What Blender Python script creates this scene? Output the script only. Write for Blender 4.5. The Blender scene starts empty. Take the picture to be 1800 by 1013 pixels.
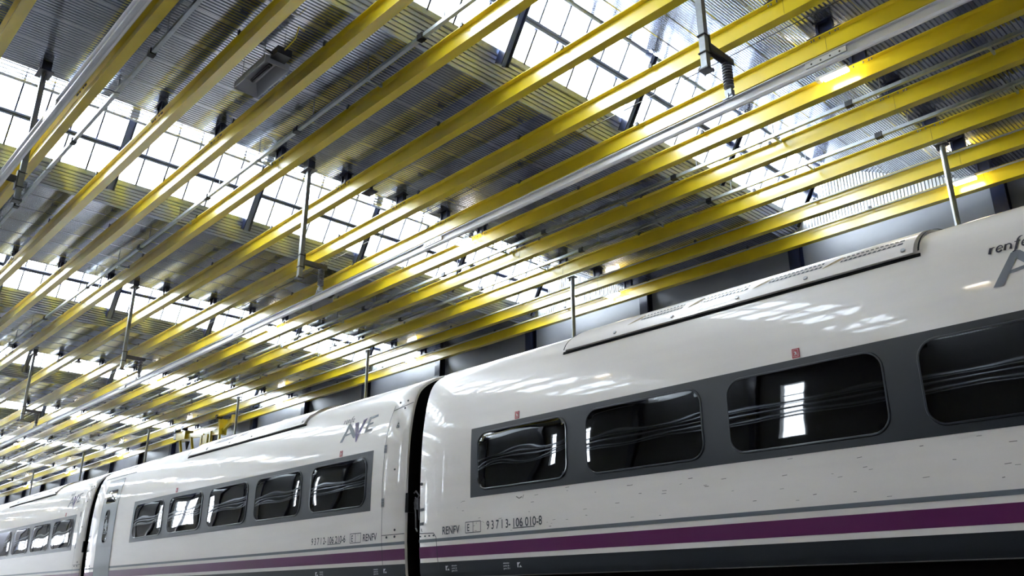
import bpy, bmesh, math, random
from mathutils import Vector, Matrix
random.seed(4)
C = bpy.context.scene.collection
PI = math.pi

# ------------------------------------------------------------------ camera, sky, exposure
cam_d = bpy.data.cameras.new('camera'); cam = bpy.data.objects.new('camera', cam_d); C.objects.link(cam)
bpy.context.scene.camera = cam
YAW, PITCH, ROLL, FPX = math.radians(-46.79), math.radians(20.29), math.radians(-0.14), 1494.9
fw = Vector((math.cos(PITCH)*math.sin(YAW), math.cos(PITCH)*math.cos(YAW), math.sin(PITCH)))
rt = Vector((math.cos(YAW), -math.sin(YAW), 0)); up = rt.cross(fw)
r2 = rt*math.cos(ROLL)+up*math.sin(ROLL); u2 = -rt*math.sin(ROLL)+up*math.cos(ROLL)
cam.matrix_world = Matrix(((r2.x,u2.x,-fw.x,0),(r2.y,u2.y,-fw.y,0),(r2.z,u2.z,-fw.z,0),(0,0,0,1)))
cam_d.sensor_fit = 'HORIZONTAL'; cam_d.sensor_width = 36; cam_d.lens = 36*FPX/1800
cam_d.clip_start = .05; cam_d.clip_end = 400

w = bpy.data.worlds.new('sky'); bpy.context.scene.world = w; w.use_nodes = True
bg = w.node_tree.nodes['Background']
bg.inputs[0].default_value = (.87, .92, 1.0, 1); bg.inputs[1].default_value = 30.0
vs = bpy.context.scene.view_settings
vs.view_transform = 'Standard'; vs.look = 'None'; vs.exposure = 0.15; vs.gamma = 1; vs.use_curve_mapping = False
bpy.context.scene.cycles.max_bounces = 10
bpy.context.scene.cycles.transparent_max_bounces = 12
bpy.context.scene.cycles.sample_clamp_indirect = 12

# ------------------------------------------------------------------ materials
def lin(c):
    return tuple((v/12.92 if v <= .04045 else ((v+.055)/1.055)**2.4) for v in (x/255 for x in c)) + (1,)
def mat(name, rgb, rough=.5, metal=0, noise=0, nscale=3, coat=0, bump=0, bscale=40, spec=.5, emit=None, estr=0, stretch=None, croughn=.05):
    m = bpy.data.materials.new(name); m.use_nodes = True
    nt = m.node_tree; b = nt.nodes['Principled BSDF']
    b.inputs['Base Color'].default_value = lin(rgb); b.inputs['Roughness'].default_value = rough
    b.inputs['Metallic'].default_value = metal; b.inputs['Specular IOR Level'].default_value = spec
    b.inputs['Coat Weight'].default_value = coat; b.inputs['Coat Roughness'].default_value = croughn
    if emit: b.inputs['Emission Color'].default_value = lin(emit); b.inputs['Emission Strength'].default_value = estr
    if noise or bump:
        tc = nt.nodes.new('ShaderNodeTexCoord'); mp = nt.nodes.new('ShaderNodeMapping')
        nt.links.new(tc.outputs['Object'], mp.inputs[0])
        if stretch: mp.inputs['Scale'].default_value = stretch
    if noise:
        n = nt.nodes.new('ShaderNodeTexNoise'); n.inputs['Scale'].default_value = nscale; n.inputs['Detail'].default_value = 6
        nt.links.new(mp.outputs[0], n.inputs['Vector'])
        r = nt.nodes.new('ShaderNodeMapRange'); r.inputs[1].default_value = .3; r.inputs[2].default_value = .7
        r.inputs[3].default_value = 1-noise; r.inputs[4].default_value = 1+noise*.4
        nt.links.new(n.outputs[0], r.inputs[0])
        mx = nt.nodes.new('ShaderNodeMix'); mx.data_type = 'RGBA'; mx.blend_type = 'MULTIPLY'; mx.inputs[0].default_value = 1
        mx.inputs[6].default_value = lin(rgb); nt.links.new(r.outputs[0], mx.inputs[7]); nt.links.new(mx.outputs[2], b.inputs['Base Color'])
    if bump:
        n2 = nt.nodes.new('ShaderNodeTexNoise'); n2.inputs['Scale'].default_value = bscale
        nt.links.new(mp.outputs[0], n2.inputs['Vector'])
        bp = nt.nodes.new('ShaderNodeBump'); bp.inputs['Strength'].default_value = bump; bp.inputs['Distance'].default_value = .02
        nt.links.new(n2.outputs[0], bp.inputs['Height']); nt.links.new(bp.outputs[0], b.inputs['Normal'])
        if coat: nt.links.new(bp.outputs[0], b.inputs['Coat Normal'])
    return m
M_YEL = mat('yellow_paint', (222,196,28), .30, coat=1, croughn=.2, noise=.12, nscale=1.2)
M_DECK = mat('galvanised_deck', (200,204,214), .13, metal=.85, noise=.10, nscale=2)
M_UPST = mat('upstand_sheet_metal', (176,184,212), .26, metal=.45, noise=.10, nscale=2)
M_GABLE = mat('gable_sheet', (226,228,230), .35, metal=.3)
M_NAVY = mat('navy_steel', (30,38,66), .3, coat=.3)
M_NAVY_GLARE = mat('navy_steel_glare', (108,122,166), .35)  # navy steel with skylight glare put into its base colour
M_BLACK = mat('black_steel', (26,28,34), .45)
M_ALU = mat('aluminium_rail', (226,226,232), .3, metal=.35)
M_GALV = mat('galvanised_steel', (176,182,190), .32, metal=.7, noise=.12, nscale=14)
M_DGALV = mat('weathered_steel', (112,112,116), .42, metal=.5, noise=.2, nscale=20)
M_CON = mat('concrete', (130,132,140), .36, noise=.16, nscale=.8, bump=.15, bscale=6)
M_CONN = mat('dark_concrete', (84,84,86), .6, noise=.2, nscale=.8)
M_FLOOR = mat('floor_concrete', (102,99,96), .5, noise=.2, nscale=.7)
M_INS = mat('insulator_grey', (112,112,120), .35)
M_WHITE = mat('train_white', (231,223,218), .35, coat=.55, croughn=.04, noise=.05, nscale=2.0, stretch=(.4,1,3))
M_SKIRT = mat('train_skirt', (25,29,35), .4, spec=.4)
M_PURP = mat('train_purple', (92,26,80), .3, coat=.5)
M_GREY = mat('train_grey', (104,109,116), .35, coat=.4)
M_BAND = mat('train_band', (24,27,34), .34, coat=0, spec=.45)
M_GLASS = mat('train_glass', (7,8,9), .02, spec=.9, bump=.02, bscale=1.3)
M_SEAL = mat('rubber_seal', (32,34,41), .28, coat=.4)
M_DARK = mat('bellows_black', (9,9,10), .8, spec=.15)
M_TAN = mat('vent_recess_shadow', (150,130,92), .6)  # tan colour stands for the shade in the cover's hollows
M_RED = mat('sign_red', (168,34,44), .4)
M_TEXT = mat('lettering', (40,42,50), .5)
M_TEXTW = mat('lettering_white', (210,210,214), .5)
M_LOGOG = mat('logo_grey', (112,114,122), .5)
M_LOGOP = mat('logo_purple', (62,36,96), .5)
M_LOGOD = mat('logo_dark', (30,20,40), .5)
M_HEAT = mat('heater_casing', (176,176,186), .4, metal=0)
M_HEATI = mat('heater_reflector', (170,170,176), .35, metal=.1)
M_LAMP = mat('lamp_lens', (255,248,235), .4, emit=(255,244,228), estr=60)
M_LAMPB = mat('lamp_body', (190,190,190), .4)
M_DOOR = mat('train_door', (84,90,98), .28, coat=.5)
M_DIRT = mat('scratch_dirt', (110,104,98), .7)
def pane_mat():
    m = bpy.data.materials.new('window_glass'); m.use_nodes = True; nt = m.node_tree; nt.nodes.clear()
    o = nt.nodes.new('ShaderNodeOutputMaterial'); t = nt.nodes.new('ShaderNodeBsdfTransparent'); g = nt.nodes.new('ShaderNodeBsdfGlossy')
    t.inputs[0].default_value = (.93,.96,.97,1); g.inputs['Roughness'].default_value = .03
    lw = nt.nodes.new('ShaderNodeLayerWeight'); pw = nt.nodes.new('ShaderNodeMath'); pw.operation = 'POWER'; pw.inputs[1].default_value = 5
    f = nt.nodes.new('ShaderNodeMath'); f.operation = 'MULTIPLY_ADD'; f.inputs[1].default_value = .55; f.inputs[2].default_value = .03; mx = nt.nodes.new('ShaderNodeMixShader')
    nt.links.new(lw.outputs['Facing'], pw.inputs[0]); nt.links.new(pw.outputs[0], f.inputs[0])
    nt.links.new(f.outputs[0], mx.inputs[0]); nt.links.new(t.outputs[0], mx.inputs[1]); nt.links.new(g.outputs[0], mx.inputs[2]); nt.links.new(mx.outputs[0], o.inputs[0])
    return m
M_PANE = pane_mat()

# ------------------------------------------------------------------ mesh helpers
class MB:
    def __init__(s): s.v = []; s.f = []; s.mi = []
    def add(s, v, f, mi=0):
        n = len(s.v); s.v += [tuple(p) for p in v]; s.f += [tuple(i+n for i in q) for q in f]; s.mi += [mi]*len(f); return s
    def box(s, x0,x1,y0,y1,z0,z1, mi=0):
        v = [(x,y,z) for x in (x0,x1) for y in (y0,y1) for z in (z0,z1)]
        return s.add(v, [(0,1,3,2),(4,6,7,5),(0,4,5,1),(2,3,7,6),(0,2,6,4),(1,5,7,3)], mi)
    def bar(s, a, b, wy, wz, mi=0, upv=(0,0,1)):
        a = Vector(a); b = Vector(b); d = (b-a).normalized(); u = Vector(upv)
        if abs(d.dot(u)) > .98: u = Vector((0,1,0))
        sd = d.cross(u).normalized(); u = sd.cross(d)
        v = []
        for p in (a,b):
            for i,j in ((-1,-1),(1,-1),(1,1),(-1,1)): v.append(p+sd*i*wy/2+u*j*wz/2)
        return s.add(v, [(3,2,1,0),(4,5,6,7),(0,1,5,4),(1,2,6,5),(2,3,7,6),(3,0,4,7)], mi)
    def tube(s, pts, r, n=12, mi=0):
        pts = [Vector(p) for p in pts]; v = []; prev = None
        for i,p in enumerate(pts):
            d = ((pts[min(i+1,len(pts)-1)]-pts[max(i-1,0)])).normalized()
            u = Vector((0,0,1)) if abs(d.z) < .95 else Vector((1,0,0))
            sd = d.cross(u).normalized(); uu = sd.cross(d)
            rr = r[i] if isinstance(r,(list,tuple)) else r
            for k in range(n):
                a = 2*PI*k/n; v.append(p+sd*math.cos(a)*rr+uu*math.sin(a)*rr)
        f = []
        for i in range(len(pts)-1):
            for k in range(n): f.append((i*n+k,i*n+(k+1)%n,(i+1)*n+(k+1)%n,(i+1)*n+k))
        f.append(tuple(range(n))[::-1]); f.append(tuple((len(pts)-1)*n+k for k in range(n)))
        return s.add(v, f, mi)
    def prism_x(s, prof, x0, x1, mi=0):      # closed profile in (y,z) swept along X
        n = len(prof); v = [(x0,y,z) for y,z in prof]+[(x1,y,z) for y,z in prof]
        f = [(k,(k+1)%n,n+(k+1)%n,n+k) for k in range(n)]+[tuple(range(n))[::-1], tuple(range(n,2*n))]
        return s.add(v, f, mi)
    def mesh(s, name, mats, smooth=False):
        me = bpy.data.meshes.new(name); me.from_pydata(s.v, [], s.f); me.update()
        for m in (mats if isinstance(mats,(list,tuple)) else [mats]): me.materials.append(m)
        if any(s.mi): me.polygons.foreach_set('material_index', s.mi)
        bm = bmesh.new(); bm.from_mesh(me); bmesh.ops.recalc_face_normals(bm, faces=bm.faces); bm.to_mesh(me); bm.free()
        if smooth:
            me.polygons.foreach_set('use_smooth', [True]*len(me.polygons))
            try: me.set_sharp_from_angle(angle=math.radians(35))
            except Exception: pass
        return me
    def build(s, name, mats, parent=None, loc=(0,0,0), smooth=False, label=None):
        return obj(name, s.mesh(name, mats, smooth), parent, loc, label)
def obj(name, me, parent=None, loc=(0,0,0), label=None):
    o = bpy.data.objects.new(name, me); C.objects.link(o); o.parent = parent; o.location = loc
    if label: o['label'] = label
    return o
def tag(o, label, cat, group=None, kind=None):
    o['label'] = label
    if cat: o['category'] = cat
    if group: o['group'] = group
    if kind: o['kind'] = kind
    return o
def thing(name, label, cat, loc=(0,0,0), group=None):
    o = bpy.data.objects.new(name, None); C.objects.link(o); o.location = loc; o.empty_display_size = .2
    return tag(o, label, cat, group)
def struct(name, loc=(0,0,0), me=None):
    o = bpy.data.objects.new(name, me); C.objects.link(o); o.location = loc; o['kind'] = 'structure'; return o
def stuff(o): o['kind'] = 'stuff'; return o
ORD = ['nearest','second','third','fourth','fifth','sixth','seventh','eighth','ninth','tenth','eleventh','twelfth','thirteenth','fourteenth','fifteenth','sixteenth']

# ------------------------------------------------------------------ hall dimensions (metres, eye level = 0)
BAY = 10.1
YW, YN = 20.0, -11.0            # far (concrete) wall, near wall behind the camera
XL, XR = -106.3, 9.9
ZD = 9.13                      # underside of the flat roof deck
A_ = (-20.32, 9.10); B_ = (-19.98, 9.63); T_ = (-19.22, 10.92); C_ = (-15.50, ZD)   # one bay of the saw-tooth
BAYS = [2,1,0,-1,-2,-3,-4,-5,-6,-7,-8]
FLZ = -1.3

# ------------------------------------------------------------------ ceiling : corrugated sheets
ceil = struct('ceiling')
PITCH_R = .0765; NR = 12
def sheet_mesh(name, n, ribs_pitch=PITCH_R, depth=.034, length=YW-YN, lip=True):
    """corrugated sheet: ribs along Y, local x from 0 to n*pitch, local z=0 the low pans (seen from below), grooves go up"""
    m = MB(); xs = []
    for i in range(n):
        x = i*ribs_pitch
        xs += [(x,0),(x+ribs_pitch*.52,0),(x+ribs_pitch*.62,depth),(x+ribs_pitch*.90,depth)]
    xs.append((n*ribs_pitch,0))
    if lip: xs = [(-.022,-.001),(-.014,-.012),(-.002,-.012),(.007,0)]+xs[1:]
    v = []; f = []
    for x,z in xs: v += [(x,0,z),(x,length,z)]
    for i in range(len(xs)-1): f.append((2*i,2*i+1,2*i+3,2*i+2))
    m.add(v,f); return m.mesh(name, M_DECK)
def place_sheets(a, b, name):
    """cover the section line a->b (x,z) with sheets; a is the -X end, underside faces the hall"""
    a = Vector((a[0],0,a[1])); b = Vector((b[0],0,b[1])); L = (b-a).length; ang = -math.atan2(b.z-a.z, b.x-a.x)
    tot = max(1, round(L/PITCH_R)); sc = L/(tot*PITCH_R); done = 0; k = 0
    while done < tot:
        n = min(NR, tot-done)
        if tot-done-n < 3: n = tot-done
        me = SM.get((n,name)) or SM.setdefault((n,name), sheet_mesh(name, n, depth=.065 if name == 'upstand_sheet' else .034))
        if name == 'upstand_sheet': me.materials[0] = M_UPST
        p = a+(b-a)*(done/tot)
        o = obj(name, me, ceil, (p.x, YN, p.z)); o.rotation_euler = (0, ang, 0); o.scale = (sc,1,1)
        done += n; k += 1
SM = {}
for j in BAYS:
    s = BAY*j
    place_sheets((C_[0]+s, C_[1]), (A_[0]+s+BAY, A_[1]), 'deck_sheet')       # flat deck
    place_sheets((T_[0]+s, T_[1]), (C_[0]+s, C_[1]), 'deck_sheet')           # slope behind the glass
    place_sheets((A_[0]+s, A_[1]), (B_[0]+s, B_[1]), 'upstand_sheet')        # upstand under the glass
# weathering layer over the sheets keeps daylight out of the seams
rm = MB()
for j in BAYS:
    s = BAY*j; P = [(T_[0]+s,T_[1]+.09),(C_[0]+s,C_[1]+.09),(A_[0]+s+BAY-.05,A_[1]+.09),(B_[0]+s+BAY-.06,B_[1]+.02)]
    for a,b in zip(P,P[1:]): rm.add([(a[0],YN,a[1]),(a[0],YW,a[1]),(b[0],YW,b[1]),(b[0],YN,b[1])],[(0,1,2,3)])
rm.build('roof_covering', M_DARK, ceil)

# ------------------------------------------------------------------ skylights
gd = Vector((T_[0]-B_[0],0,T_[1]-B_[1])); GL = gd.length; gd.normalize(); gang = -math.atan2(gd.z, gd.x)
gn = Vector((gd.z,0,-gd.x))           # towards the hall
MS = 3.5/6
pane_me = MB().box(.0,GL/2-.03,.012,MS-.012,-.006,.006).mesh('pane', M_PANE)
mull_me = MB().box(0,GL,-.02,.02,-.05,.01).mesh('mullion', M_NAVY)
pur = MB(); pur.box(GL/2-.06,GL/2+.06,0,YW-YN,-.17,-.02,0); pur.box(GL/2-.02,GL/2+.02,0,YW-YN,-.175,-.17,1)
pur_me = pur.mesh('purlin', [M_NAVY_GLARE, M_NAVY])
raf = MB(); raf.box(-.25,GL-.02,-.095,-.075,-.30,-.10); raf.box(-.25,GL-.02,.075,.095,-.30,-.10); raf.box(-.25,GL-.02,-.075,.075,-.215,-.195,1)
raf_me = raf.mesh('rafter', [M_NAVY, M_NAVY_GLARE])
sill_me = MB().box(-.07,.03,0,YW-YN,-.05,.03).mesh('sill', M_GALV)
head_me = MB().box(GL-.04,GL+.04,0,YW-YN,-.06,.03).mesh('head_frame', M_GALV)
y0m = 5.49
while y0m-MS > YN: y0m -= MS
ys = []
y = y0m
while y < YW-.05: ys.append(y); y += MS
for n, j in enumerate(BAYS):
    win = struct('window_%d' % (n+1), (B_[0]+BAY*j, 0, B_[1])); win.rotation_euler = (0, gang, 0)
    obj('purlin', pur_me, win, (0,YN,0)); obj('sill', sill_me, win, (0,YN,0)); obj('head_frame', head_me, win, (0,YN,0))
    yy = 1.99-3.5*3
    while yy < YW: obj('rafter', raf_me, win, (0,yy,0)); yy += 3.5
    if 1 >= j >= -3:
        for y in ys:
            obj('mullion', mull_me, win, (0,y,0))
            for h in (0,1):
                if y+MS < YW+.3: obj('pane', pane_me, win, (h*(GL/2+.015)+.008,y,0))
    else:
        mm = MB(); pp = MB()
        for y in ys:
            mm.box(0,GL,y-.02,y+.02,-.05,.01)
            for h in (0,1):
                x = h*(GL/2+.015); pp.box(x,x+GL/2-.02,y+.012,y+MS-.012,-.006,.006)
        stuff(mm.build('mullion', M_NAVY, win)); stuff(pp.build('pane', M_PANE, win))

# ------------------------------------------------------------------ walls and floor
wf = struct('wall_far', (0,0,0), MB().box(XL,XR,YW+.12,YW+.4,FLZ,9.05).mesh('wall_far', M_CON))
pan = MB(); pan.box(.02,5.03,0,.14,FLZ,9.05)
pan_me = pan.mesh('concrete_panel', M_CON)
col = MB(); col.box(-.15,.15,-.02,.02,FLZ,9.1); col.box(-.15,.15,-.26,-.22,FLZ,9.1); col.box(-.02,.02,-.22,-.02,FLZ,9.1)
col_me = col.mesh('column', M_NAVY)
x = -5.05*21
while x < 8:
    obj('concrete_panel', pan_me, wf, (x,YW,0)); obj('column', col_me, wf, (x,YW,0)); x += 5.05
def gable(name, y, sgn, parent):
    """vertical corrugated sheet closing the saw-tooth ends"""
    m = MB(); p = .085; xs = []; x = XL
    while x < XR:
        xs += [(x,0),(x+p*.62,0),(x+p*.68,.05),(x+p*.94,.05)]; x += p
    v = []; f = []
    for x,d in xs: v += [(x,y+sgn*d,9.0),(x,y+sgn*d,11.1)]
    for i in range(len(xs)-1): f.append((2*i,2*i+1,2*i+3,2*i+2))
    m.add(v,f); return stuff(m.build(name, M_GABLE, parent))
gable('gable_sheeting', YW-.03, 1, wf)
wn = struct('wall_near')
# near wall behind the camera, with tall bright slots that the train reflects
slots = [(-14.15,-13.25,4.1,7.7),(-24.3,-23.4,4.4,7.6),(-34.4,-33.5,4.4,7.6),(-44.6,-43.6,4.4,7.6),(-63.6,-58.0,4.3,8.0),(-101,-82,4.3,5.9)]
m = MB(); xs = [XL]; 
for a,b,z0,z1 in sorted(slots):
    m.box(xs[-1],a,YN-.3,YN,FLZ,9.1); m.box(a,b,YN-.3,YN,FLZ,z0) ; m.box(a,b,YN-.3,YN,z1,9.1); xs.append(b)
m.box(xs[-1],XR,YN-.3,YN,FLZ,9.1)
m.build('wall_panel', M_CONN, wn); gable('gable_sheeting', YN+.03, -1, wn)
gp = MB()
for a,b,z0,z1 in slots: gp.box(a,b,YN-.16,YN-.14,z0,z1)
gp.build('pane', M_PANE, wn)
gb = MB()
for a,b,z0,z1 in slots:
    z = z0+1.4
    while z < z1-.3: gb.box(a,b,YN-.2,YN-.12,z-.03,z+.03); z += 1.4
    k = a+1.2
    while k < b-.3: gb.box(k-.03,k+.03,YN-.2,YN-.12,z0,z1); k += 1.2
gb.build('glazing_bar', M_NAVY, wn)
for z,r in ((6.45,.07),(6.3,.04),(5.85,.08),(5.6,.04),(5.45,.04)):
    MB().tube([(XL+1,YN+.35,z),(XR-.2,YN+.35,z)], r, 10).build('wall_pipe', M_GALV, wn, smooth=True)
pc = MB(); x = -5.05*20
while x < 8: pc.box(x-.15,x+.15,YN,YN+.25,FLZ,9.1); x += 5.05
stuff(pc.build('column', M_NAVY, wn))
wr = struct('wall_right', (0,0,0), MB().box(XR,XR+.3,YN,YW,FLZ,11.2).mesh('wall_right', M_CON))
m = MB(); m.box(XL-.3,XL,YN,-.9,FLZ,11.2); m.box(XL-.3,XL,5.0,5.9,FLZ,11.2); m.box(XL-.3,XL,11.4,YW,FLZ,11.2)
m.box(XL-.3,XL,-.9,5.0,6.2,11.2); m.box(XL-.3,XL,5.9,11.4,6.2,11.2)
wl = struct('wall_left', (0,0,0), m.mesh('wall_left', M_CON))
fl = struct('floor', (0,0,0), MB().box(XL-60,XR+.4,-25,24,FLZ-.3,FLZ).mesh('floor', M_FLOOR))

# ------------------------------------------------------------------ yellow beams
ZB, HB, FB = 8.52, .36, .17
FT, WT = .016, .012
BX0, BX1 = XL+.1, XR-.1
beam_near = [18.97,17.58,16.12,14.46,13.07,11.87,10.52,8.99,7.34,5.97,4.77,3.38,1.81,.4,-1.2,-2.7,-4.2,-5.7,-7.2]
prof = lambda yc: [(yc-FB/2,ZB),(yc+FB/2,ZB),(yc+FB/2,ZB+FT),(yc+WT/2,ZB+FT+.008),(yc+WT/2,ZB+HB-FT-.008),(yc+FB/2,ZB+HB-FT),(yc+FB/2,ZB+HB),(yc-FB/2,ZB+HB),(yc-FB/2,ZB+HB-FT),(yc-WT/2,ZB+HB-FT-.008),(yc-WT/2,ZB+FT+.008),(yc-FB/2,ZB+FT)]
hx = [-5.05+BAY*i for i in range(-9,2)]
ht = ZD+.02-(ZB+HB)
hm = MB(); hm.box(-.14,-.10,-.05,.05,.012,ht); hm.box(.10,.14,-.05,.05,.012,ht); hm.box(-.10,.10,-.012,.012,.012,ht); hm.box(-.30,.30,-.095,.095,0,.014); hm.box(-.17,.17,-.09,.09,ht-.03,ht)
hang_me = hm.mesh('hanger', M_NAVY)
bm_ = MB()
for dx in (-.24,-.19,.19,.24,-.09,.09):
    for dy in (-.06,.06): bm_.tube([(dx,dy,-.055),(dx,dy,.03)], .011, 6)
bolt_me = bm_.mesh('bolts', M_DGALV)
clip_me = MB().box(-.03,.03,-.10,.02,0,.03).box(-.03,.03,-.11,-.09,-.03,.05).mesh('clip', M_BLACK)
jm = MB(); jm.box(-.002,.002,-.008,.008,FT,HB-FT)
joint_me = jm.mesh('web_joint', M_BLACK)
for i, yn in enumerate(beam_near):
    yc = yn+FB/2
    if i == 0: lab = 'long yellow steel roof beam running nearest the concrete wall'
    elif yn > 1.5: lab = 'long yellow steel roof beam, %s counted out from the concrete wall' % ORD[i]
    else: lab = 'yellow steel roof beam behind the viewer, %s counted out from the concrete wall' % (ORD[i] if i < 16 else ['seventeenth','eighteenth','nineteenth'][i-16])
    b = MB().prism_x(prof(0), BX0, BX1).build('roof_beam', M_YEL, None, (0,yc,0)); tag(b, lab, 'beam', 'yellow beams hung under the roof')
    for x in hx:
        obj('hanger', hang_me, b, (x,0,ZB+HB)); obj('bolts', bolt_me, b, (x,0,ZB+HB))
        obj('web_joint', joint_me, b, (x-.02,0,ZB))
    x = -7.6-(i%3)*.7
    while x > -60: obj('clip', clip_me, b, (x,0,ZB+HB)); x -= 3.37
    if i in (0,1,11):
        MB().tube([(BX0,-FB/2-.03,ZB+HB-.05),(BX1,-FB/2-.03,ZB+HB-.05)], .022, 8).build('conduit', M_GALV, b, smooth=True, label='thin grey conduit along the web of the yellow beam')

# bare hanger stubs without a beam
sm = MB(); sm.box(-.05,.05,-.05,.05,.012,.2); sm.box(-.17,.17,-.12,.12,0,.016); sm.box(-.1,.1,-.08,.08,.19,.2)
stub_me = sm.mesh('hanger_stub', M_NAVY)
for k, x in enumerate((-15.2,-25.3,-35.4)):
    o = obj('hanger_stub', stub_me, None, (x,9.75,8.935)); tag(o, 'short dark hanger stub with bare plate, %s skylight row' % ('nearest large','second','third')[k], 'bracket', 'bare hanger stubs')

# ------------------------------------------------------------------ square conduits between the beams
def conduit(yc, zc, joints, lab, side):
    o = MB().box(BX0,BX1,-.035,.035,-.035,.035).build('conduit_duct', M_GALV, None, (0,yc,zc)); tag(o, lab, 'duct', 'square ducts between the beams')
    jb = MB().box(-.07,.07,-.055,.055,-.055,.055).mesh('joint_box', M_BLACK)
    br = MB().box(-.02,.02,-.01,side,-.055,-.035).box(-.02,.02,side-.02,side+.02,-.055,.02).box(-.03,.03,-.05,.05,-.05,-.035).mesh('bracket', M_GALV)
    rod = MB().box(-.008,.008,-.008,.008,.03,.27).mesh('rod', M_DGALV)
    for x in joints:
        obj('joint_box', jb, o, (x,0,0)); obj('bracket', br, o, (x-1.6,0,0)); obj('rod', rod, o, (x-1.6,0,0))
        obj('rod', rod, o, (x+.6,0,0))
JX = lambda x0: [x0-4.07*k for k in range(-1,22)]
conduit(3.91,8.85,JX(-5.02),'square grey duct with black joints beside the silver rail at upper left', -.35)
conduit(7.03,8.85,JX(-5.6),'square grey duct with black joints crossing the large skylight left of the tall middle post', .3)
conduit(14.2,8.85,JX(-5.76),'pale blue-grey square duct right of the beam with the upper lamps', .25)
conduit(15.75,8.85,JX(-5.9),'pale blue-grey square duct above the round poles, second beside the lamp beam', .3)
o = MB().tube([(BX0,11.3,8.9),(-26,11.25,8.84),(-15,11.3,8.9),(-5,11.25,8.85),(BX1,11.3,8.9)], .008, 6).build('wire', M_BLACK); tag(o, 'thin black wire strung above the silver rail post', 'wire')

# ------------------------------------------------------------------ conductor rails, posts, insulators
def rail(yc, side, lab):
    r = MB()
    r.prism_x([(-.055,.06),(.055,.06),(.055,.048),(.02,.045),(.024,-.03),(.045,-.045),(.045,-.07),(.012,-.085),(-.012,-.085),(-.045,-.07),(-.045,-.045),(-.024,-.03),(-.02,.045),(-.055,.048)], BX0, BX1)
    o = r.build('conductor_rail', M_ALU, None, (0,yc,6.12)); tag(o, lab, 'rail', 'overhead conductor rails')
    hb = MB(); 
    for k in range(4):
        hb.tube([(-.18+k*.12,-.052,.0),(-.18+k*.12,-.028,.0)], .012, 8)
    hme = hb.mesh('bolt_row', M_BLACK)
    pl = MB().box(-.26,.26,-.050,-.020,-.032,.044).mesh('splice_plate', M_ALU)
    x = -3.7
    while x > BX0+2: obj('splice_plate', pl, o, (x,0,0)); obj('bolt_row', hme, o, (x,0,0)); x -= 7.6
    return o
rail(8.69, 1, 'long silver conductor rail hanging on insulators above the train')
rail(2.26, -1, 'long silver conductor rail hanging at the upper left corner')
PH = 8.93
sq = .045
pm = MB(); pm.box(-sq,sq,-sq,sq,6.42,PH); post_me = pm.mesh('post_shaft', M_GALV)
tp = MB(); tp.box(-.17,.17,-.12,.12,PH,PH+.016)
for a in (-1,1):
    tp.add([(a*sq,-.006,PH),(a*.15,-.006,PH),(a*sq,-.006,PH-.2),(a*sq,.006,PH),(a*.15,.006,PH),(a*sq,.006,PH-.2)],[(0,1,2),(5,4,3),(0,3,4,1),(1,4,5,2),(2,5,3,0)])
top_me = tp.mesh('top_plate', M_DGALV)
ts = MB(); ts.box(-.11,.11,-.08,.08,PH+.016,ZD+.12); ts_me = ts.mesh('roof_stub', M_NAVY)
bp = MB(); bp.box(-.075,.075,-.075,.075,6.40,6.42)
for a in (-1,1):
    for c in (-1,1): bp.tube([(a*.062,c*.062,6.385),(a*.062,c*.062,6.44)], .012, 6)
base_me = bp.mesh('end_plate', M_DGALV)
def ub(z):
    m = MB()
    for a in (-1,1): m.box(a*.055-.007,a*.055+.007,-.06,.07,z-.007,z+.007)
    m.box(-.06,.06,-.062,-.048,z-.007,z+.007); return m
def post(x, yc, sd, lab, grp):
    t = thing('rail_post', lab, 'post', (x,yc,0), grp)
    obj('post_shaft', post_me, t); obj('top_plate', top_me, t); obj('roof_stub', ts_me, t); obj('end_plate', base_me, t)
    b = MB(); ya, yb = sorted((sd*.05, sd*.62)); b.box(-.05,.05,ya,yb,6.83,6.845); b.box(-.05,-.038,ya,yb,6.75,6.83); b.box(.038,.05,ya,yb,6.75,6.83)
    ya, yb = sorted((sd*.05, sd*.075)); b.box(-.06,.06,ya,yb,6.62,6.96)
    b.build('bracket', M_DGALV, t)
    for z in (6.66,6.93): ub(z).build('clamp', M_BLACK, t)
    yi = sd*.51; m = MB(); pts = []; rs = []
    z = 6.76
    pts.append((0,yi,z)); rs.append(.03)
    for k in range(9):
        zc = 6.735-k*.044
        for dz,r in ((.014,.034),(.004,.070),(-.004,.070),(-.014,.034)): pts.append((0,yi,zc+dz)); rs.append(r)
    pts.append((0,yi,6.33)); rs.append(.03)
    i = m.tube(pts, rs, 16).build('insulator', M_INS, t, label='ribbed grey insulator')
    f = MB(); f.box(-.05,.05,yi-.04,yi+.04,6.25,6.335); f.box(-.075,.075,yi-.065,yi+.065,6.182,6.205); f.box(-.02,.02,yi-.075,yi-.055,6.182,6.26); f.box(-.02,.02,yi+.055,yi+.075,6.182,6.26)
    f.build('rail_clamp', M_GALV, t)
for k in range(9):
    x = -5.05-BAY*k-(.1 if k else 0)
    post(x, 8.18, 1, 'square grey post with insulator holding the rail above the train, %s from right' % ORD[k], 'rail posts above the train')
    if k: post(x, 2.78, -1, 'square grey post with insulator holding the upper-left silver rail, %s from the front' % ORD[k-1], 'rail posts at the left')
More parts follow.
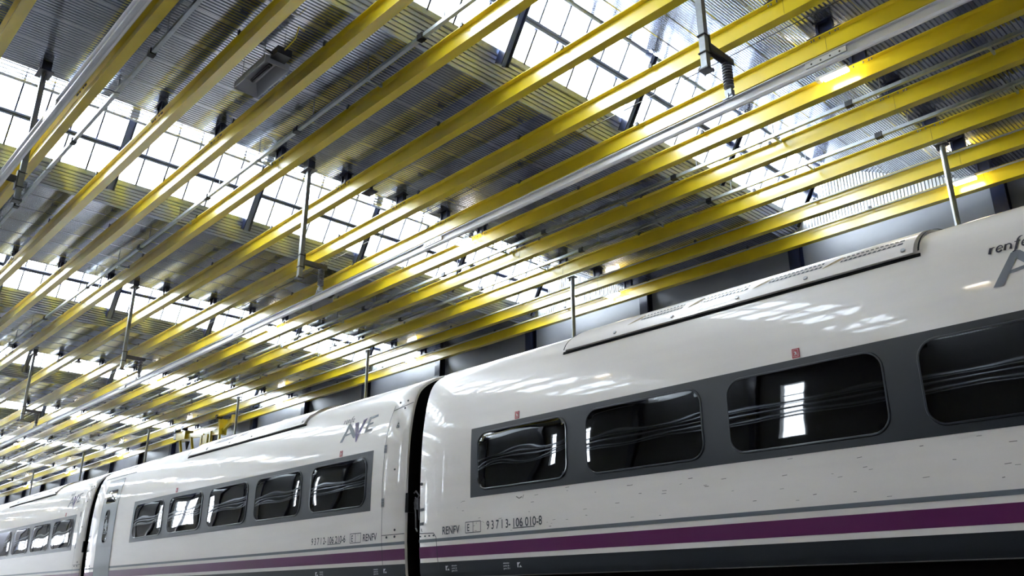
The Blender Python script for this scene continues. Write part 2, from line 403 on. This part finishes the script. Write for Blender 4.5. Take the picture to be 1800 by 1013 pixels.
    # 
# ------------------------------------------------------------------ round poles hung from the fifth-from-front beam
pf = MB(); pf.tube([(0,0,FLZ),(0,0,8.5)], .055, 20); pole_me = pf.mesh('pole_shaft', M_GALV, True)
fl_me = MB().box(-.12,.12,-.085,.085,8.5,8.52).box(-.1,-.06,-.05,.05,8.42,8.5).mesh('head_plate', M_DGALV)
fb_me = MB().box(-.15,.15,-.15,.15,FLZ,FLZ+.02).mesh('foot_plate', M_DGALV)
for k in range(9):
    t = thing('round_pole', 'round galvanised pole behind the train, %s from the right edge' % ORD[k], 'pole', (-4.99-10.03*k,16.42,0), 'round poles behind the train')
    obj('pole_shaft', pole_me, t); obj('head_plate', fl_me, t); obj('foot_plate', fb_me, t)

# ------------------------------------------------------------------ lamps on the beams
lb = MB(); lb.box(-.33,.25,-.10,.0,-.0,.05); lb.box(-.33,-.25,-.11,.01,-.03,0); lamp_me = lb.mesh('lamp_housing', M_LAMPB)
le = MB(); le.prism_x([(-.10,0),(0,0),(-.012,-.055),(-.088,-.055)], -.20, .25); lens_me = le.mesh('lens', M_LAMP)
la = MB(); la.box(-.02,.02,-.05,.07,.05,.065); la.box(.14,.18,-.05,.07,.05,.065); arm_me = la.mesh('mounting_arm', M_DGALV)
for row, (yy, zz, nm) in enumerate(((12.98,8.76,'on the beam beside the silver rail'),(18.87,8.74,'on the beam nearest the concrete wall'),(-2.42,8.76,'on a beam behind the viewer'))):
    for k in range(9):
        t = thing('beam_lamp', 'lit white strip lamp %s, %s from the right edge' % (nm, ORD[k]), 'lamp', (-5.42-10.15*k,yy,zz), 'strip lamps under the roof')
        obj('lamp_housing', lamp_me, t); obj('lens', lens_me, t, label='glowing lamp lens'); obj('mounting_arm', arm_me, t)

# ------------------------------------------------------------------ text helper
def side_y(z): return None
def text_mesh(txt, size):
    cu = bpy.data.curves.new('t', 'FONT'); cu.body = txt; cu.size = size; cu.resolution_u = 3; cu.offset = size*.012
    o = bpy.data.objects.new('t', cu); C.objects.link(o)
    me = bpy.data.meshes.new_from_object(o.evaluated_get(bpy.context.evaluated_depsgraph_get()))
    bpy.data.objects.remove(o); return me

# heaters
def heater(x0, x1, y0, y1, z, lab, txt):
    t = thing('radiant_heater', lab, 'heater', (x0,y0,z), 'radiant heaters under the deck'); L = x1-x0; W = y1-y0
    h = MB(); h.add([(0,0,0),(L,0,0),(L,W,0),(0,W,0),(.1,.1,.2),(L-.1,.1,.2),(L-.1,W-.1,.2),(.1,W-.1,.2)],[(4,5,6,7),(0,1,5,4),(1,2,6,5),(2,3,7,6),(3,0,4,7)])
    h.box(0,L,-.012,0,-.02,.11); h.box(0,L,W,W+.012,-.02,.11); h.box(-.012,0,0,W,-.02,.11); h.box(L,L+.012,0,W,-.02,.11)
    h.build('reflector', M_HEATI, t)
    MB().box(.2,L-.25,W*.5-.035,W*.5+.035,.12,.15).box(.2,L-.3,W*.5-.012,W*.5+.012,.10,.12).build('burner', M_BLACK, t)
    MB().box(L+.02,L+.26,.08,.34,.06,.2).build('gas_box', M_BLACK, t)
    cp = MB(); cp.tube([(L+.1,.1,.1),(L+.05,-.02,.16),(L-.1,.05,.28),(L-.05,.15,.22)], .014, 6); cp.tube([(L+.26,.2,.15),(L+.4,.3,.35),(L+.6,.25,.45),(L+.7,.3,.35)], .012, 6, 1)
    cp.build('hose', [M_BLACK, M_YEL], t)
    r = MB()
    for a,b in ((.15,.05),(L-.15,.05),(.15,W-.05),(L-.15,W-.05)): r.tube([(a,b,.1),(a,b,ZD+.03-z)], .006, 6)
    r.build('suspension_wire', M_DGALV, t)
    if txt:
        me = text_mesh(txt, .12)
        for v in me.vertices: u, s_ = v.co.x, v.co.y; v.co = (.42+u, -.0145, .0+s_)
        me.materials.clear(); me.materials.append(M_TEXTW); obj('lettering', me, t)
heater(-12.68,-11.57,5.22,5.66,8.52,'grey radiant heater hanging below the deck at upper left','Celestiz')
heater(-22.75,-21.55,12.3,12.75,8.62,'grey radiant heater hanging behind the silver rail','')

# ------------------------------------------------------------------ yellow crane trolley far along the beams
t = thing('crane_trolley', 'small yellow crane trolley with hanging legs under the beams above the middle car', 'crane', (-42.3,18.0,0))
m = MB(); m.box(-2.6,-1.5,-.22,.22,8.0,8.46); m.bar((-1.6,0,8.15),(2.6,0,7.85),.16,.26); m.build('carriage', M_YEL, t)
m = MB(); m.box(2.3,2.5,-.2,.2,7.7,8.46); m.bar((2.5,0,7.9),(3.6,0,8.3),.12,.14); m.box(3.5,3.7,-.1,.1,8.1,8.5); m.build('end_carriage', M_YEL, t)
for x0,x1 in ((-2.3,-1.3),(-.9,.1),(.55,.35),(1.4,1.4),(2.4,2.4)): MB().bar((x0,-.1,8.0),(x1,-.1,5.9),.10,.10).build('leg', M_YEL, t)
MB().box(.3,1.1,-.15,.15,7.1,7.9).build('hoist_housing', M_YEL, t)
MB().tube([(-1.1,-.2,7.8),(-1.1,-.2,7.4)],[.13,.03],10).build('hook_block', M_BLACK, t)
MB().box(-3.0,-2.7,-.2,.1,8.15,8.45).build('control_box', M_LAMPB, t)
for x in (-2.4,-1.5,2.5): MB().tube([(x,-.42,8.53),(x,-.12,8.53)], .1, 12).build('wheel', M_BLACK, t)

# ------------------------------------------------------------------ the train
YC = 8.65
keys = [(7.245,.30),(7.225,.36),(7.21,.49),(7.205,.545),(7.195,.69),(7.19,.745),(7.185,.785),(7.175,1.2),(7.17,1.25),(7.165,1.7),(7.175,2.12),(7.195,2.35),(7.235,2.62),(7.30,2.85),(7.39,2.98),(7.57,3.11),(7.83,3.22),(8.2,3.30),(8.65,3.33)]
def cr(p0,p1,p2,p3,t):
    f = lambda a,b,c,d: .5*((2*b)+(-a+c)*t+(2*a-5*b+4*c-d)*t*t+(-a+3*b-3*c+d)*t*t*t)
    return (f(p0[0],p1[0],p2[0],p3[0]), f(p0[1],p1[1],p2[1],p3[1]))
dense = []
for i in range(len(keys)-1):
    p0 = keys[max(i-1,0)]; p3 = keys[min(i+2,len(keys)-1)]
    for k in range(4):
        t_ = k/4; a,b = keys[i],keys[i+1]
        dense.append(cr(p0,a,b,p3,t_) if i > 6 else (a[0]+(b[0]-a[0])*t_, a[1]+(b[1]-a[1])*t_))
dense.append(keys[-1])
def sec_at(z):
    for a,b in zip(dense,dense[1:]):
        if a[1] <= z <= b[1]:
            t_ = (z-a[1])/max(1e-9,(b[1]-a[1])); return a[0]+(b[0]-a[0])*t_
    return dense[0][0] if z < dense[0][1] else YC
def nrm(z):
    d = (sec_at(min(z+.01,3.32))-sec_at(z-.01))/.02; n = Vector((0,-1,d)); return n.normalized()
def on_side(x, z, off):
    n = nrm(z); return (x, sec_at(z)+n.y*off, z+n.z*off)
def strip(x0, x1, z0, z1, off, name, ma, parent, label=None, thick=.004):
    """a thin layer that follows the body section between two heights"""
    zs = sorted(set([z0,z1]+[p[1] for p in dense if z0 < p[1] < z1])); m = MB(); n = len(zs)
    v = [on_side(x,z,o_) for o_ in (off, off-thick) for x in (x0,x1) for z in zs]; f = []
    for i in range(n-1):
        f.append((i,i+1,n+i+1,n+i)); f.append((2*n+i,3*n+i,3*n+i+1,2*n+i+1))
        f.append((i,2*n+i,2*n+i+1,i+1)); f.append((n+i,n+i+1,3*n+i+1,3*n+i))
    f.append((0,n,3*n,2*n)); f.append((n-1,3*n-1,4*n-1,2*n-1)[::1])
    m.add(v,f); return m.build(name, ma, parent, smooth=True, label=label)
def fill_on_side(poly, off, name, ma, parent, label=None):
    """polygon(s) in (x,z) laid on the body side"""
    m = MB()
    for q in poly: m.add([on_side(x,z,off) for x,z in q], [tuple(range(len(q)))])
    return m.build(name, ma, parent, label=label)
def map_text(txt, size, x0, z0, off, ma, parent, sx=1, shear=0, name='lettering'):
    me = text_mesh(txt, size)
    for v in me.vertices: v.co = on_side(x0+(v.co.x+shear*v.co.y)*sx, z0+v.co.y, off)
    me.materials.clear(); me.materials.append(ma); return obj(name, me, parent)
def stroke(pts, wd):
    """ribbon outlines for drawn letters; pts (x,z,width)"""
    qs = []
    for a,b in zip(pts,pts[1:]):
        d = Vector((b[0]-a[0], b[1]-a[1])).normalized(); n = Vector((-d.y,d.x))
        wa = (a[2] if len(a) > 2 else 1)*wd/2; wb = (b[2] if len(b) > 2 else 1)*wd/2
        qs.append([(a[0]+n.x*wa,a[1]+n.y*wa),(a[0]-n.x*wa,a[1]-n.y*wa),(b[0]-n.x*wb,b[1]-n.y*wb),(b[0]+n.x*wb,b[1]+n.y*wb)])
    return qs
def arc(cx,cz,rx,rz,a0,a1,n=10,w0=1,w1=1):
    return [(cx+rx*math.cos(math.radians(a0+(a1-a0)*k/n)), cz+rz*math.sin(math.radians(a0+(a1-a0)*k/n)), w0+(w1-w0)*k/n) for k in range(n+1)]
def logo(x0, z0, car):
    """renfe over AVE; x0 = left foot of the A, z0 its foot height"""
    O = .006
    A = [[(0,0),(.075,0),(.235,.235),(.20,.25),(.165,.235)],[(.165,.235),(.20,.25),(.235,.24),(.43,.06),(.40,.02),(.36,.03),(.195,.185)],[(.115,.075),(.32,.10),(.30,.125),(.13,.10)]]
    fill_on_side([[(x0+a,z0+b*1.12) for a,b in q] for q in A], O, 'logo_letter', M_LOGOG, car, 'grey slanted letter A of the AVE logo')
    V = [[(.35,.25),(.45,.25),(.50,.07),(.475,-.03),(.455,-.03)],[(.455,-.03),(.475,-.03),(.52,.07),(.68,.28),(.58,.26),(.49,.10)]]
    fill_on_side([[(x0+a,z0+b*1.12-.01) for a,b in q] for q in V], O+.0005, 'logo_letter', M_LOGOP, car, 'purple swooping letter V of the AVE logo')
    E_ = [[(.655,.06),(.72,.06),(.80,.27),(.735,.27)],[(.655,.06),(.855,.075),(.865,.105),(.67,.095)],[(.70,.15),(.865,.165),(.87,.19),(.71,.18)],[(.735,.27),(.96,.285),(.965,.255),(.74,.235)]]
    fill_on_side([[(x0+a,z0+b*1.12) for a,b in q] for q in E_], O, 'logo_letter', M_LOGOG, car, 'grey slanted letter E of the AVE logo')
    xr, zr, h = x0+.01, z0+.30, .055
    S = []
    def L(pts): 
        S.extend(stroke([(xr+p[0]+.25*p[1], zr+p[1])+tuple(p[2:]) for p in pts], .0145))
    L([(0,0,1.5),(0,h,1.0)]); L(arc(.024,.030,.024,.022,170,70,6,1,.4))
    def e(c): L(arc(c,h/2,.023,h/2,5,330,16,.5,1.2)); L([(c-.021,h/2-.002,.5),(c+.024,h/2+.004,.5)])
    e(.072); L([(.115,0,1.5),(.115,h,1.0)]); L(arc(.137,.030,.022,.022,170,0,8,.6,1)); L([(.159,.03,1),(.159,0,1.5)])
    L(arc(.182,-.012,.016,.016,250,350,6,.4,1.3)); L([(.198,-.014,1.4),(.203,.07,1.2)]); L(arc(.228,.07,.025,.024,180,75,6,1.2,.4)); L([(.18,h,.5),(.226,h,.5)])
    e(.262)
    fill_on_side(S, O, 'logo_lettering', M_LOGOD, car, 'dark flowing lettering renfe')
def rrect(x0,x1,z0,z1,r,n=6):
    p = []
    for cx,cz,a in ((x1-r,z1-r,0),(x0+r,z1-r,90),(x0+r,z0+r,180),(x1-r,z0+r,270)):
        for k in range(n+1):
            t_ = math.radians(a+90*k/n); p.append((cx+r*math.cos(t_),cz+r*math.sin(t_)))
    return p
def window(x0, x1, car, z0=1.315, z1=2.055, amp=.005):
    out = rrect(x0,x1,z0,z1,.17); inn = rrect(x0+.028,x1-.028,z0+.028,z1-.028,.145); n = len(out)
    v = [on_side(x,z,.003) for x,z in out]+[on_side(x,z,.016) for x,z in rrect(x0+.007,x1-.007,z0+.007,z1-.007,.165)]+[on_side(x,z,.016) for x,z in rrect(x0+.02,x1-.02,z0+.02,z1-.02,.15)]+[on_side(x,z,.004) for x,z in inn]
    f = []
    for r in range(3):
        for k in range(n): f.append((r*n+k, r*n+(k+1)%n, (r+1)*n+(k+1)%n, (r+1)*n+k))
    win = MB().add(v,f).build('window', M_SEAL, car, smooth=True)
    # pane: slightly pillowed grid clipped to the rounded outline
    gx, gz = 48, 30; v = []; f = []
    cx, cz = (x0+x1)/2, (z0+z1)/2; hw, hh = (x1-x0)/2-.022, (z1-z0)/2-.022; r = .15
    for j in range(gz+1):
        for i in range(gx+1):
            u, t_ = -1+2*i/gx, -1+2*j/gz
            # squash the square grid into the rounded rectangle
            x, z = u*hw, t_*hh
            ex, ez = abs(x)-(hw-r), abs(z)-(hh-r)
            if ex > 0 and ez > 0:
                k = max(ex,ez)/math.hypot(ex,ez); ex *= k; ez *= k
                x = math.copysign(hw-r+ex, x); z = math.copysign(hh-r+ez, z)
            off = .012-amp*(abs(u)**5+abs(t_)**5*.8)+amp*.22*math.sin(u*4+x0)*math.cos(t_*2.4)
            v.append(on_side(cx+x, cz+z, off))
    for j in range(gz):
        for i in range(gx): a = j*(gx+1)+i; f.append((a,a+1,a+gx+2,a+gx+1))
    g = MB().add(v,f).build('glass', M_GLASS, win, smooth=True)
    g.data.polygons.foreach_set('use_smooth', [True]*len(g.data.polygons))
def shell(x0, x1, car):
    full = dense+[(2*YC-y,z) for y,z in dense[-2::-1]]
    st = [(x0,.035),(x0+.012,.012),(x0+.04,0)]+[(x0+.04+(x1-x0-.08)*k/24,0) for k in range(1,24)]+[(x1-.04,0),(x1-.012,.012),(x1,.035)]
    m = MB(); n = len(full); v = []; f = []
    for x,ins in st:
        for y,z in full: v.append((x, y+(YC-y)*ins/1.48, z-ins*(z-.3)/3))
    for i in range(len(st)-1):
        for k in range(n-1): f.append((i*n+k,i*n+k+1,(i+1)*n+k+1,(i+1)*n+k))
        f.append((i*n+n-1,i*n,(i+1)*n,(i+1)*n+n-1))
    m.add(v,f); m.add(v[:n],[tuple(range(n))],1); m.add(v[-n:],[tuple(range(n))],1)
    return m.build('body_shell', [M_WHITE, M_DARK], car, smooth=True)
def seam(pts, car, wd=.009, name='panel_seam'):
    S = []
    for a,b in zip(pts,pts[1:]):
        n = max(1,int(abs(b[1]-a[1])/.12)); 
        for k in range(n):
            p = (a[0]+(b[0]-a[0])*k/n, a[1]+(b[1]-a[1])*k/n); q = (a[0]+(b[0]-a[0])*(k+1)/n, a[1]+(b[1]-a[1])*(k+1)/n)
            S += stroke([p,q], wd)
    return fill_on_side(S, .0055, name, M_TEXT, car)
def dot(x, z, car, r=.014, ma=None):
    m = MB(); n = nrm(z); c = Vector(on_side(x,z,0)); m.tube([c, c+n*.01], r, 10); return m.build('screw', ma or M_TEXT, car)
def vent(xa, xb, car, segs):
    """raised roof-side cover with grilles"""
    path = [p for p in dense if p[1] >= 2.86]; path = [(sec_at(2.85),2.85)]+path
    m = MB(); n = len(path); v = []
    offp = []
    for i,(y,z) in enumerate(path):
        a = path[max(i-1,0)]; b = path[min(i+1,n-1)]; d = Vector((b[0]-a[0], b[1]-a[1])).normalized(); offp.append((y-d.y*.035, z+d.x*.035))
    for x,(pp) in ((xa,path),(xa+.03,offp),(xb-.03,offp),(xb,path)):
        v += [(x,)+tuple(p) for p in pp]
    f = [(s*n+i,s*n+i+1,(s+1)*n+i+1,(s+1)*n+i) for s in range(3) for i in range(n-1)]
    f += [(n,2*n,3*n,0)] if False else [(0,n,2*n,3*n)]
    c = m.add(v,f).build('roof_cover', M_WHITE, car, smooth=True)
    strip(xa-.03, xb+.02, 2.823, 2.851, .010, 'cover_groove', M_DARK, car, thick=.012)
    e = MB()
    for x in (xa-.02, xb+.005):
        for (p,q) in zip(path[:-3],path[1:-2]): e.add([(x,p[0],p[1]+.004),(x+.016,p[0],p[1]+.004),(x+.016,q[0],q[1]+.006),(x,q[0],q[1]+.006)],[(0,1,2,3)])
    for k in range(len(e.v)): 
        xx,yy,zz = e.v[k]; e.v[k] = (xx, yy-.02, zz+.02)
    e.build('end_groove', M_DARK, car)
    def on_cover(z, off=.004):      # point on the raised cover
        y = sec_at(z); h = .01; d = Vector((sec_at(z+h)-sec_at(z-h), 2*h)).normalized(); return (y-d.y*(.035+off), z+d.x*(.035+off)), d
    for a,b in segs:
        # lattice grille: dark tray with slanted slats
        (pl,_),(pu,_) = on_cover(2.975,.002), on_cover(3.05,.002)
        g = MB().add([(a+.16,)+pl,(b,)+pl,(b,)+pu,(a+.16,)+pu],[(0,1,2,3)]).build('grille', M_TEXT, c)
        s = MB(); (ql,_),(qu,_) = on_cover(2.975,.006), on_cover(3.05,.006); x = a+.18
        mid = tuple((p+q)/2 for p,q in zip(ql,qu))
        while x < b-.03:
            s.add([(x,)+ql,(x+.014,)+ql,(x+.034,)+mid,(x+.02,)+mid],[(0,1,2,3)]); s.add([(x+.02,)+mid,(x+.036,)+mid,(x+.016,)+qu,(x,)+qu],[(0,1,2,3)]); x += .046
        s.add([(a+.16,)+mid,(b,)+mid,(b,mid[0]-.001,mid[1]+.006),(a+.16,mid[0]-.001,mid[1]+.006)],[(0,1,2,3)])
        stuff(s.build('slat', M_WHITE, g))
        # flat tan crescent: painted shadow of the hollow at the grille's end
        r = MB(); v = []
        for k in range(9):
            t_ = k/8; (p,_) = on_cover(2.955+.10*t_, .004); v.append((a-.02+.16*t_,)+p)
        for k in range(8,-1,-1):
            t_ = k/8; (p,_) = on_cover(2.955+.10*t_, .004); v.append((a-.02+.16*t_+.075*math.sin(PI*t_)+.015,)+p)
        r.add(v,[tuple(range(18))]).build('recess_shadow', M_TAN, c)
        (p,d) = on_cover(2.90,.0); mm = MB(); nn = Vector((0,-d.y,d.x)); q = Vector((a-.17,)+p); mm.tube([q,q+nn*.012], .022, 12); mm.build('screw', M_LAMPB, c)
    (p,d) = on_cover(2.90,.0); mm = MB(); nn = Vector((0,-d.y,d.x)); q = Vector((xb-.12,)+p); mm.tube([q,q+nn*.012], .022, 12); mm.build('screw', M_LAMPB, c)
    return c
def sign(x, z, car):
    s = strip(x-.038,x+.038,z-.045,z+.045,.007,'emergency_sign',M_RED,car,label='small square red emergency window sign')
    fill_on_side([rrect(x-.028,x+.028,z-.034,z+.034,.004,2)], .0085, 'sign_frame', M_TEXTW, s)
    fill_on_side([rrect(x-.025,x+.025,z-.031,z+.031,.004,2)], .0095, 'sign_field', M_RED, s)
    fill_on_side(stroke([(x-.015,z+.015),(x+.01,z+.005)],.01)+stroke([(x,z+.008),(x-.008,z-.022)],.009)+stroke([(x+.004,z),(x+.016,z-.02)],.007), .0105, 'pictogram', M_TEXTW, s)
def ebox(x0, x1, z0, z1, car):
    wd = .009; xm = (x0+x1)/2
    fill_on_side(stroke([(x0,z0),(x0,z1)],wd)+stroke([(x1,z0),(x1,z1)],wd)+stroke([(x0,z0),(x1,z0)],wd)+stroke([(x0,z1),(x1,z1)],wd)+stroke([(xm,z0),(xm,z1)],wd), .0055, 'lettering_box', M_TEXT, car)
    map_text('E', .125, x0+.03, z0+.02, .006, M_TEXT, car, sx=.75)
    map_text("'", .07, xm+.06, z1-.065, .006, M_TEXT, car, sx=.75)
def icons(x, z, car, flip=False):
    fill_on_side([[(x,z),(x+.02,z),(x+.02,z+.03),(x+.055,z+.055),(x,z+.055)],[(x+.03,z),(x+.075,z),(x+.055,z+.025)]], .006, 'marking', M_TEXTW, car)
    xt = x-.24 if flip else x+.12
    for k in range(3): map_text(('elevacion','punto de','gatos 25 t')[k], .028, xt, z+.045-k*.03, .006, M_TEXTW, car, name='marking')
def make_car(x0, x1, label, band, wins, opts):
    car = thing('train_car', label, 'train car', ((x0+x1)/2, YC, 0), 'white cars of the train')
    inv = Vector((-(x0+x1)/2, -YC, 0))
    before = set(bpy.data.objects)
    sh = shell(x0, x1, car)
    e = .015
    strip(x0+e,x1-e,.302,.49,.003,'skirt',M_SKIRT,car,'dark grey lower skirt')
    strip(x0+e,x1-e,.545,.69,.003,'purple_stripe',M_PURP,car,'purple stripe along the body side')
    strip(x0+e,x1-e,.745,.785,.003,'grey_stripe',M_GREY,car,'thin grey stripe along the body side')
    strip(band[0],band[1],1.245,2.12,.0035,'window_band',M_BAND,car,'dark grey band around the windows')
    for k,(a,b) in enumerate(wins): window(a,b,car,amp=(.006,.003,.0015,.0015,.003,.003)[k] if opts.get('near') else .0028)
    # running gear
    u = MB(); u.box(x0+.3,x1-.3,7.45,9.85,-.05,.32); u.build('underframe', M_DARK, car)
    for xx in (x0-.1 if opts.get('wheels_left') else x0+1.0, x1-1.0):
        for yy in (7.93,9.37): MB().tube([(xx,yy-.06,-.3+.3),(xx,yy+.06,-.3+.3)], .42, 24).build('wheel', M_DARK, car)
    # equipment panels of the far side stay plain
    for sx,sz in opts.get('signs',[]): sign(sx,sz,car)
    if 'vent' in opts: vent(opts['vent'][0], opts['vent'][1], car, opts['vent'][2])
    if opts.get('logo'): logo(opts['logo'], 2.355, car)
    if opts.get('right_panel'):
        r = x1
        seam([(r-.45,2.74),(r-.52,2.5),(r-.555,2.1),(r-.565,1.6),(r-.55,.9),(r-.52,.31)], car)
        seam([(r-.48,2.66),(r-.01,2.72)], car, .011); seam([(r-.55,.885),(r-.01,.885)], car, .009)
        for z in (2.10,1.335):
            fill_on_side([[(r-.57,z-.06),(r-.505,z-.06),(r-.505,z+.06),(r-.57,z+.06)]], .008, 'hinge', M_DGALV, car)
            fill_on_side([[(r-.56+dx,z+dz-.012),(r-.545+dx,z+dz-.012),(r-.545+dx,z+dz+.012),(r-.56+dx,z+dz+.012)] for dx in (0,.03) for dz in (-.035,0,.035)], .010, 'hinge_bolt', M_TEXT, car)
        for dx,z in ((-.36,2.77),(-.17,2.77),(-.2,2.66),(-.28,1.78),(-.24,.945),(-.43,.855),(-.24,.855)): dot(r+dx,z,car,.016)
        fill_on_side([[(r-.33,2.38),(r-.26,2.38),(r-.27,2.42),(r-.32,2.42)],[(r-.315,2.43),(r-.275,2.43),(r-.295,2.47)]], .006, 'marking', M_TEXT, car)
    if opts.get('left_panel'):
        l = x0
        seam([(l+.02,.865),(l+.33,.855),(l+.385,.80),(l+.40,.56),(l+.43,.31)], car, .010)
        for z in (1.51,): dot(l+.06,z,car,.022)
        for z in (1.17,.985):
            fill_on_side([[(l+.03,z-.022),(l+.12,z-.018),(l+.125,z+.022),(l+.03,z+.018)]], .008, 'latch', M_DGALV, car)
            fill_on_side([[(l+.05+d,z-.012),(l+.065+d,z-.012),(l+.065+d,z+.012),(l+.05+d,z+.012)] for d in (0,.028,.056)], .010, 'latch_bolt', M_TEXT, car)
        for dx in (.05,.15,.24,.33): dot(l+dx,.825,car,.011)
        map_text('R.', .06, l+.06, .885, .006, M_TEXT, car, sx=.8)
    if opts.get('door'):
        a,b = opts['door']
        d = strip(a,b,.33,2.75,.006,'door',M_DOOR,car,'grey passenger door with narrow window')
        seam([(a,.33),(a,2.75),(b,2.75),(b,.33)], car, .03, 'door_seal')
        o_ = rrect(a+.30,a+.62,1.30,2.08,.12); fill_on_side([o_], .0085, 'door_window_seal', M_SEAL, d)
        g = rrect(a+.325,a+.595,1.325,2.055,.10); fill_on_side([g], .0105, 'door_window', M_GLASS, d)
        fill_on_side([rrect(a+.18,a+.80,2.22,2.52,.05)], .0095, 'door_display', M_GLASS, d)
        strip(a-.35,b+.55,2.835,2.853,.006,'door_gutter',M_TEXT,car)
    if opts.get('text'):
        tx, zz, parts_ = opts['text'], opts.get('tz',.855), None
        kind, mid, last = tx['digits']
        if tx['order'] == 'left':
            map_text('RENFV', .142, tx['x'], zz-.03, .006, M_TEXT, car, sx=.84)
            ebox(tx['x']+.47, tx['x']+.76, zz-.035, zz+.095, car)
            xd = tx['x']+.87
        else:
            xd = tx['x']
        map_text('9 3 7 1 '+kind+'-', .145, xd, zz-.015, .006, M_TEXT, car, sx=.76)
        map_text(mid, .145, xd+.46, zz-.015, .006, M_TEXT, car, sx=.86)
        fill_on_side([[(xd+.47,zz-.032),(xd+.84,zz-.032),(xd+.84,zz-.022),(xd+.47,zz-.022)]], .0055, 'underline', M_TEXT, car)
        map_text('-'+last, .145, xd+.87, zz-.015, .006, M_TEXT, car, sx=.8)
        if tx['order'] != 'left':
            ebox(xd+1.09, xd+1.37, zz-.035, zz+.095, car); map_text('RENFV', .142, xd+1.42, zz-.025, .006, M_TEXT, car, sx=.84)
    for ix,fp in opts.get('icons',[]): icons(ix,.385,car,fp)
    for o in set(bpy.data.objects)-before:
        if o.parent is car: o.location = o.location+inv
    return car
CL = 13.14
W0 = -8.29
front_w = [(W0+1.865*k, W0+1.865*k+1.585) for k in range(6)]
front = make_car(-9.49, 3.36, 'nearest white train car on the right with large dark windows and purple stripe', (-8.41,2.6), front_w,
    dict(near=True, signs=[(-3.77,2.175),(-7.55,2.175)], vent=(-6.82,-2.58,[(-5.86,-5.13),(-5.05,-4.31),(-4.23,-3.50),(-3.47,-2.72)]), logo=-2.02, left_panel=True,
         text=dict(order='left', x=-8.98, digits=('3','106 010','8')), icons=[(-8.93,False),(-7.60,True)]))
mw = [(-12.36-1.865*k, -12.36-1.865*k+1.585) for k in range(5)]
mid_car = make_car(-22.62, -9.79, 'middle white train car with grey door between the two black gaps', (-19.93,-10.64), mw,
    dict(signs=[(-11.53,2.175),(-17.7,2.175)], vent=(-17.6,-12.9,[(-16.6,-15.8),(-15.6,-14.9),(-14.7,-14.0)]), logo=-11.62, right_panel=True, left_panel=True, door=(-21.98,-20.98),
         text=dict(order='right', x=-12.23, digits=('2','106 210','6')), icons=[(-10.3,True),(-12.1,False)]))
tw = [(-25.52-1.865*k, -25.52-1.865*k+1.585) for k in range(5)]
far_car = make_car(-35.76, -22.95, 'farthest white train car at the lower left corner of the photo', (-33.1,-23.8), tw,
    dict(signs=[(-24.7,2.175)], vent=(-30.9,-26.3,[(-29.9,-29.1),(-28.9,-28.1)]), logo=-24.75, right_panel=True, left_panel=True))
# gangways: black bellows and coupler cables in the gaps
for k,(a,b) in enumerate(((-9.79,-9.49),(-22.95,-22.62))):
    g = thing('gangway', ('black gangway bellows in the wide gap beside the nearest car','black gangway bellows in the far gap beside the grey door')[k], 'gangway', ((a+b)/2,YC,0), 'gangways between cars')
    for q in range(4):
        x = a+.0+(b-a)*(q+.0)/4; ins = .13
        pr = [(7.52,.3),(7.5,1.0),(7.5,2.2),(7.56,2.65),(7.7,2.9),(8.0,3.03),(8.65,3.08),(9.3,3.03),(9.6,2.9),(9.74,2.65),(9.8,2.2),(9.8,1.0),(9.78,.3)]
        MB().prism_x([(y-YC,z) for y,z in pr], x-(a+b)/2+.012, x-(a+b)/2+(b-a)/4-.012).build('bellows_fold', M_DARK, g)
    c = MB(); c.box(-.13,-.06,-1.50,-1.30,1.16,1.42); c.build('coupler_plate', M_DARK, g)
    c = MB(); c.tube([(-.07,-1.4,1.42),(.0,-1.42,1.44),(.05,-1.4,1.38),(.01,-1.42,1.3),(.06,-1.4,1.2)], .012, 6); c.tube([(-.05,-1.4,1.3),(.03,-1.43,1.1),(.0,-1.4,.95),(.06,-1.42,.9)], .012, 6); c.tube([(-.04,-1.4,1.36),(.07,-1.43,1.32),(.07,-1.4,1.05)], .010, 6)
    c.build('jumper_cable', M_DGALV, g)
    MB().box(-.03,.05,-1.42,-1.34,1.20,1.34).build('connector', M_DGALV, g)
# scratches low on the nearest car
random.seed(11); S = []
for k in range(70):
    x = random.uniform(-8.9,-1.2); z = random.uniform(.8,1.22); l = random.uniform(.015,.06); S += stroke([(x,z),(x+l,z+random.uniform(-.004,.004))], random.uniform(.003,.006))
S += stroke([(-7.57,1.19),(-7.52,1.165),(-7.47,1.18)],.012)+stroke([(-7.46,1.16),(-7.44,1.20)],.008)
o = fill_on_side(S, .0045, 'scratch', M_DIRT, front); stuff(o); o.location = (9.49/2-3.36/2, -YC, 0)
# track under the train
for k,yy in enumerate((7.93,9.37)):
    o = MB().prism_x([(-.07,-.15),(.07,-.15),(.07,-.135),(.012,-.12),(.012,-.04),(.035,-.03),(.035,0),(-.035,0),(-.035,-.03),(-.012,-.04),(-.012,-.12),(-.07,-.135)], XL, XR-.1).build('track_rail', M_DGALV, None, (0,yy,-.42))
    tag(o, ('steel running rail under the near side of the train','steel running rail under the far side of the train')[k], 'rail', 'running rails')
    x = XL+1; pier = MB().box(-.12,.12,-.15,.15,FLZ+.57,0).mesh('pier', M_CON)
    while x < XR-1: obj('pier', pier, o, (x,0,-.15)); x += 1.8
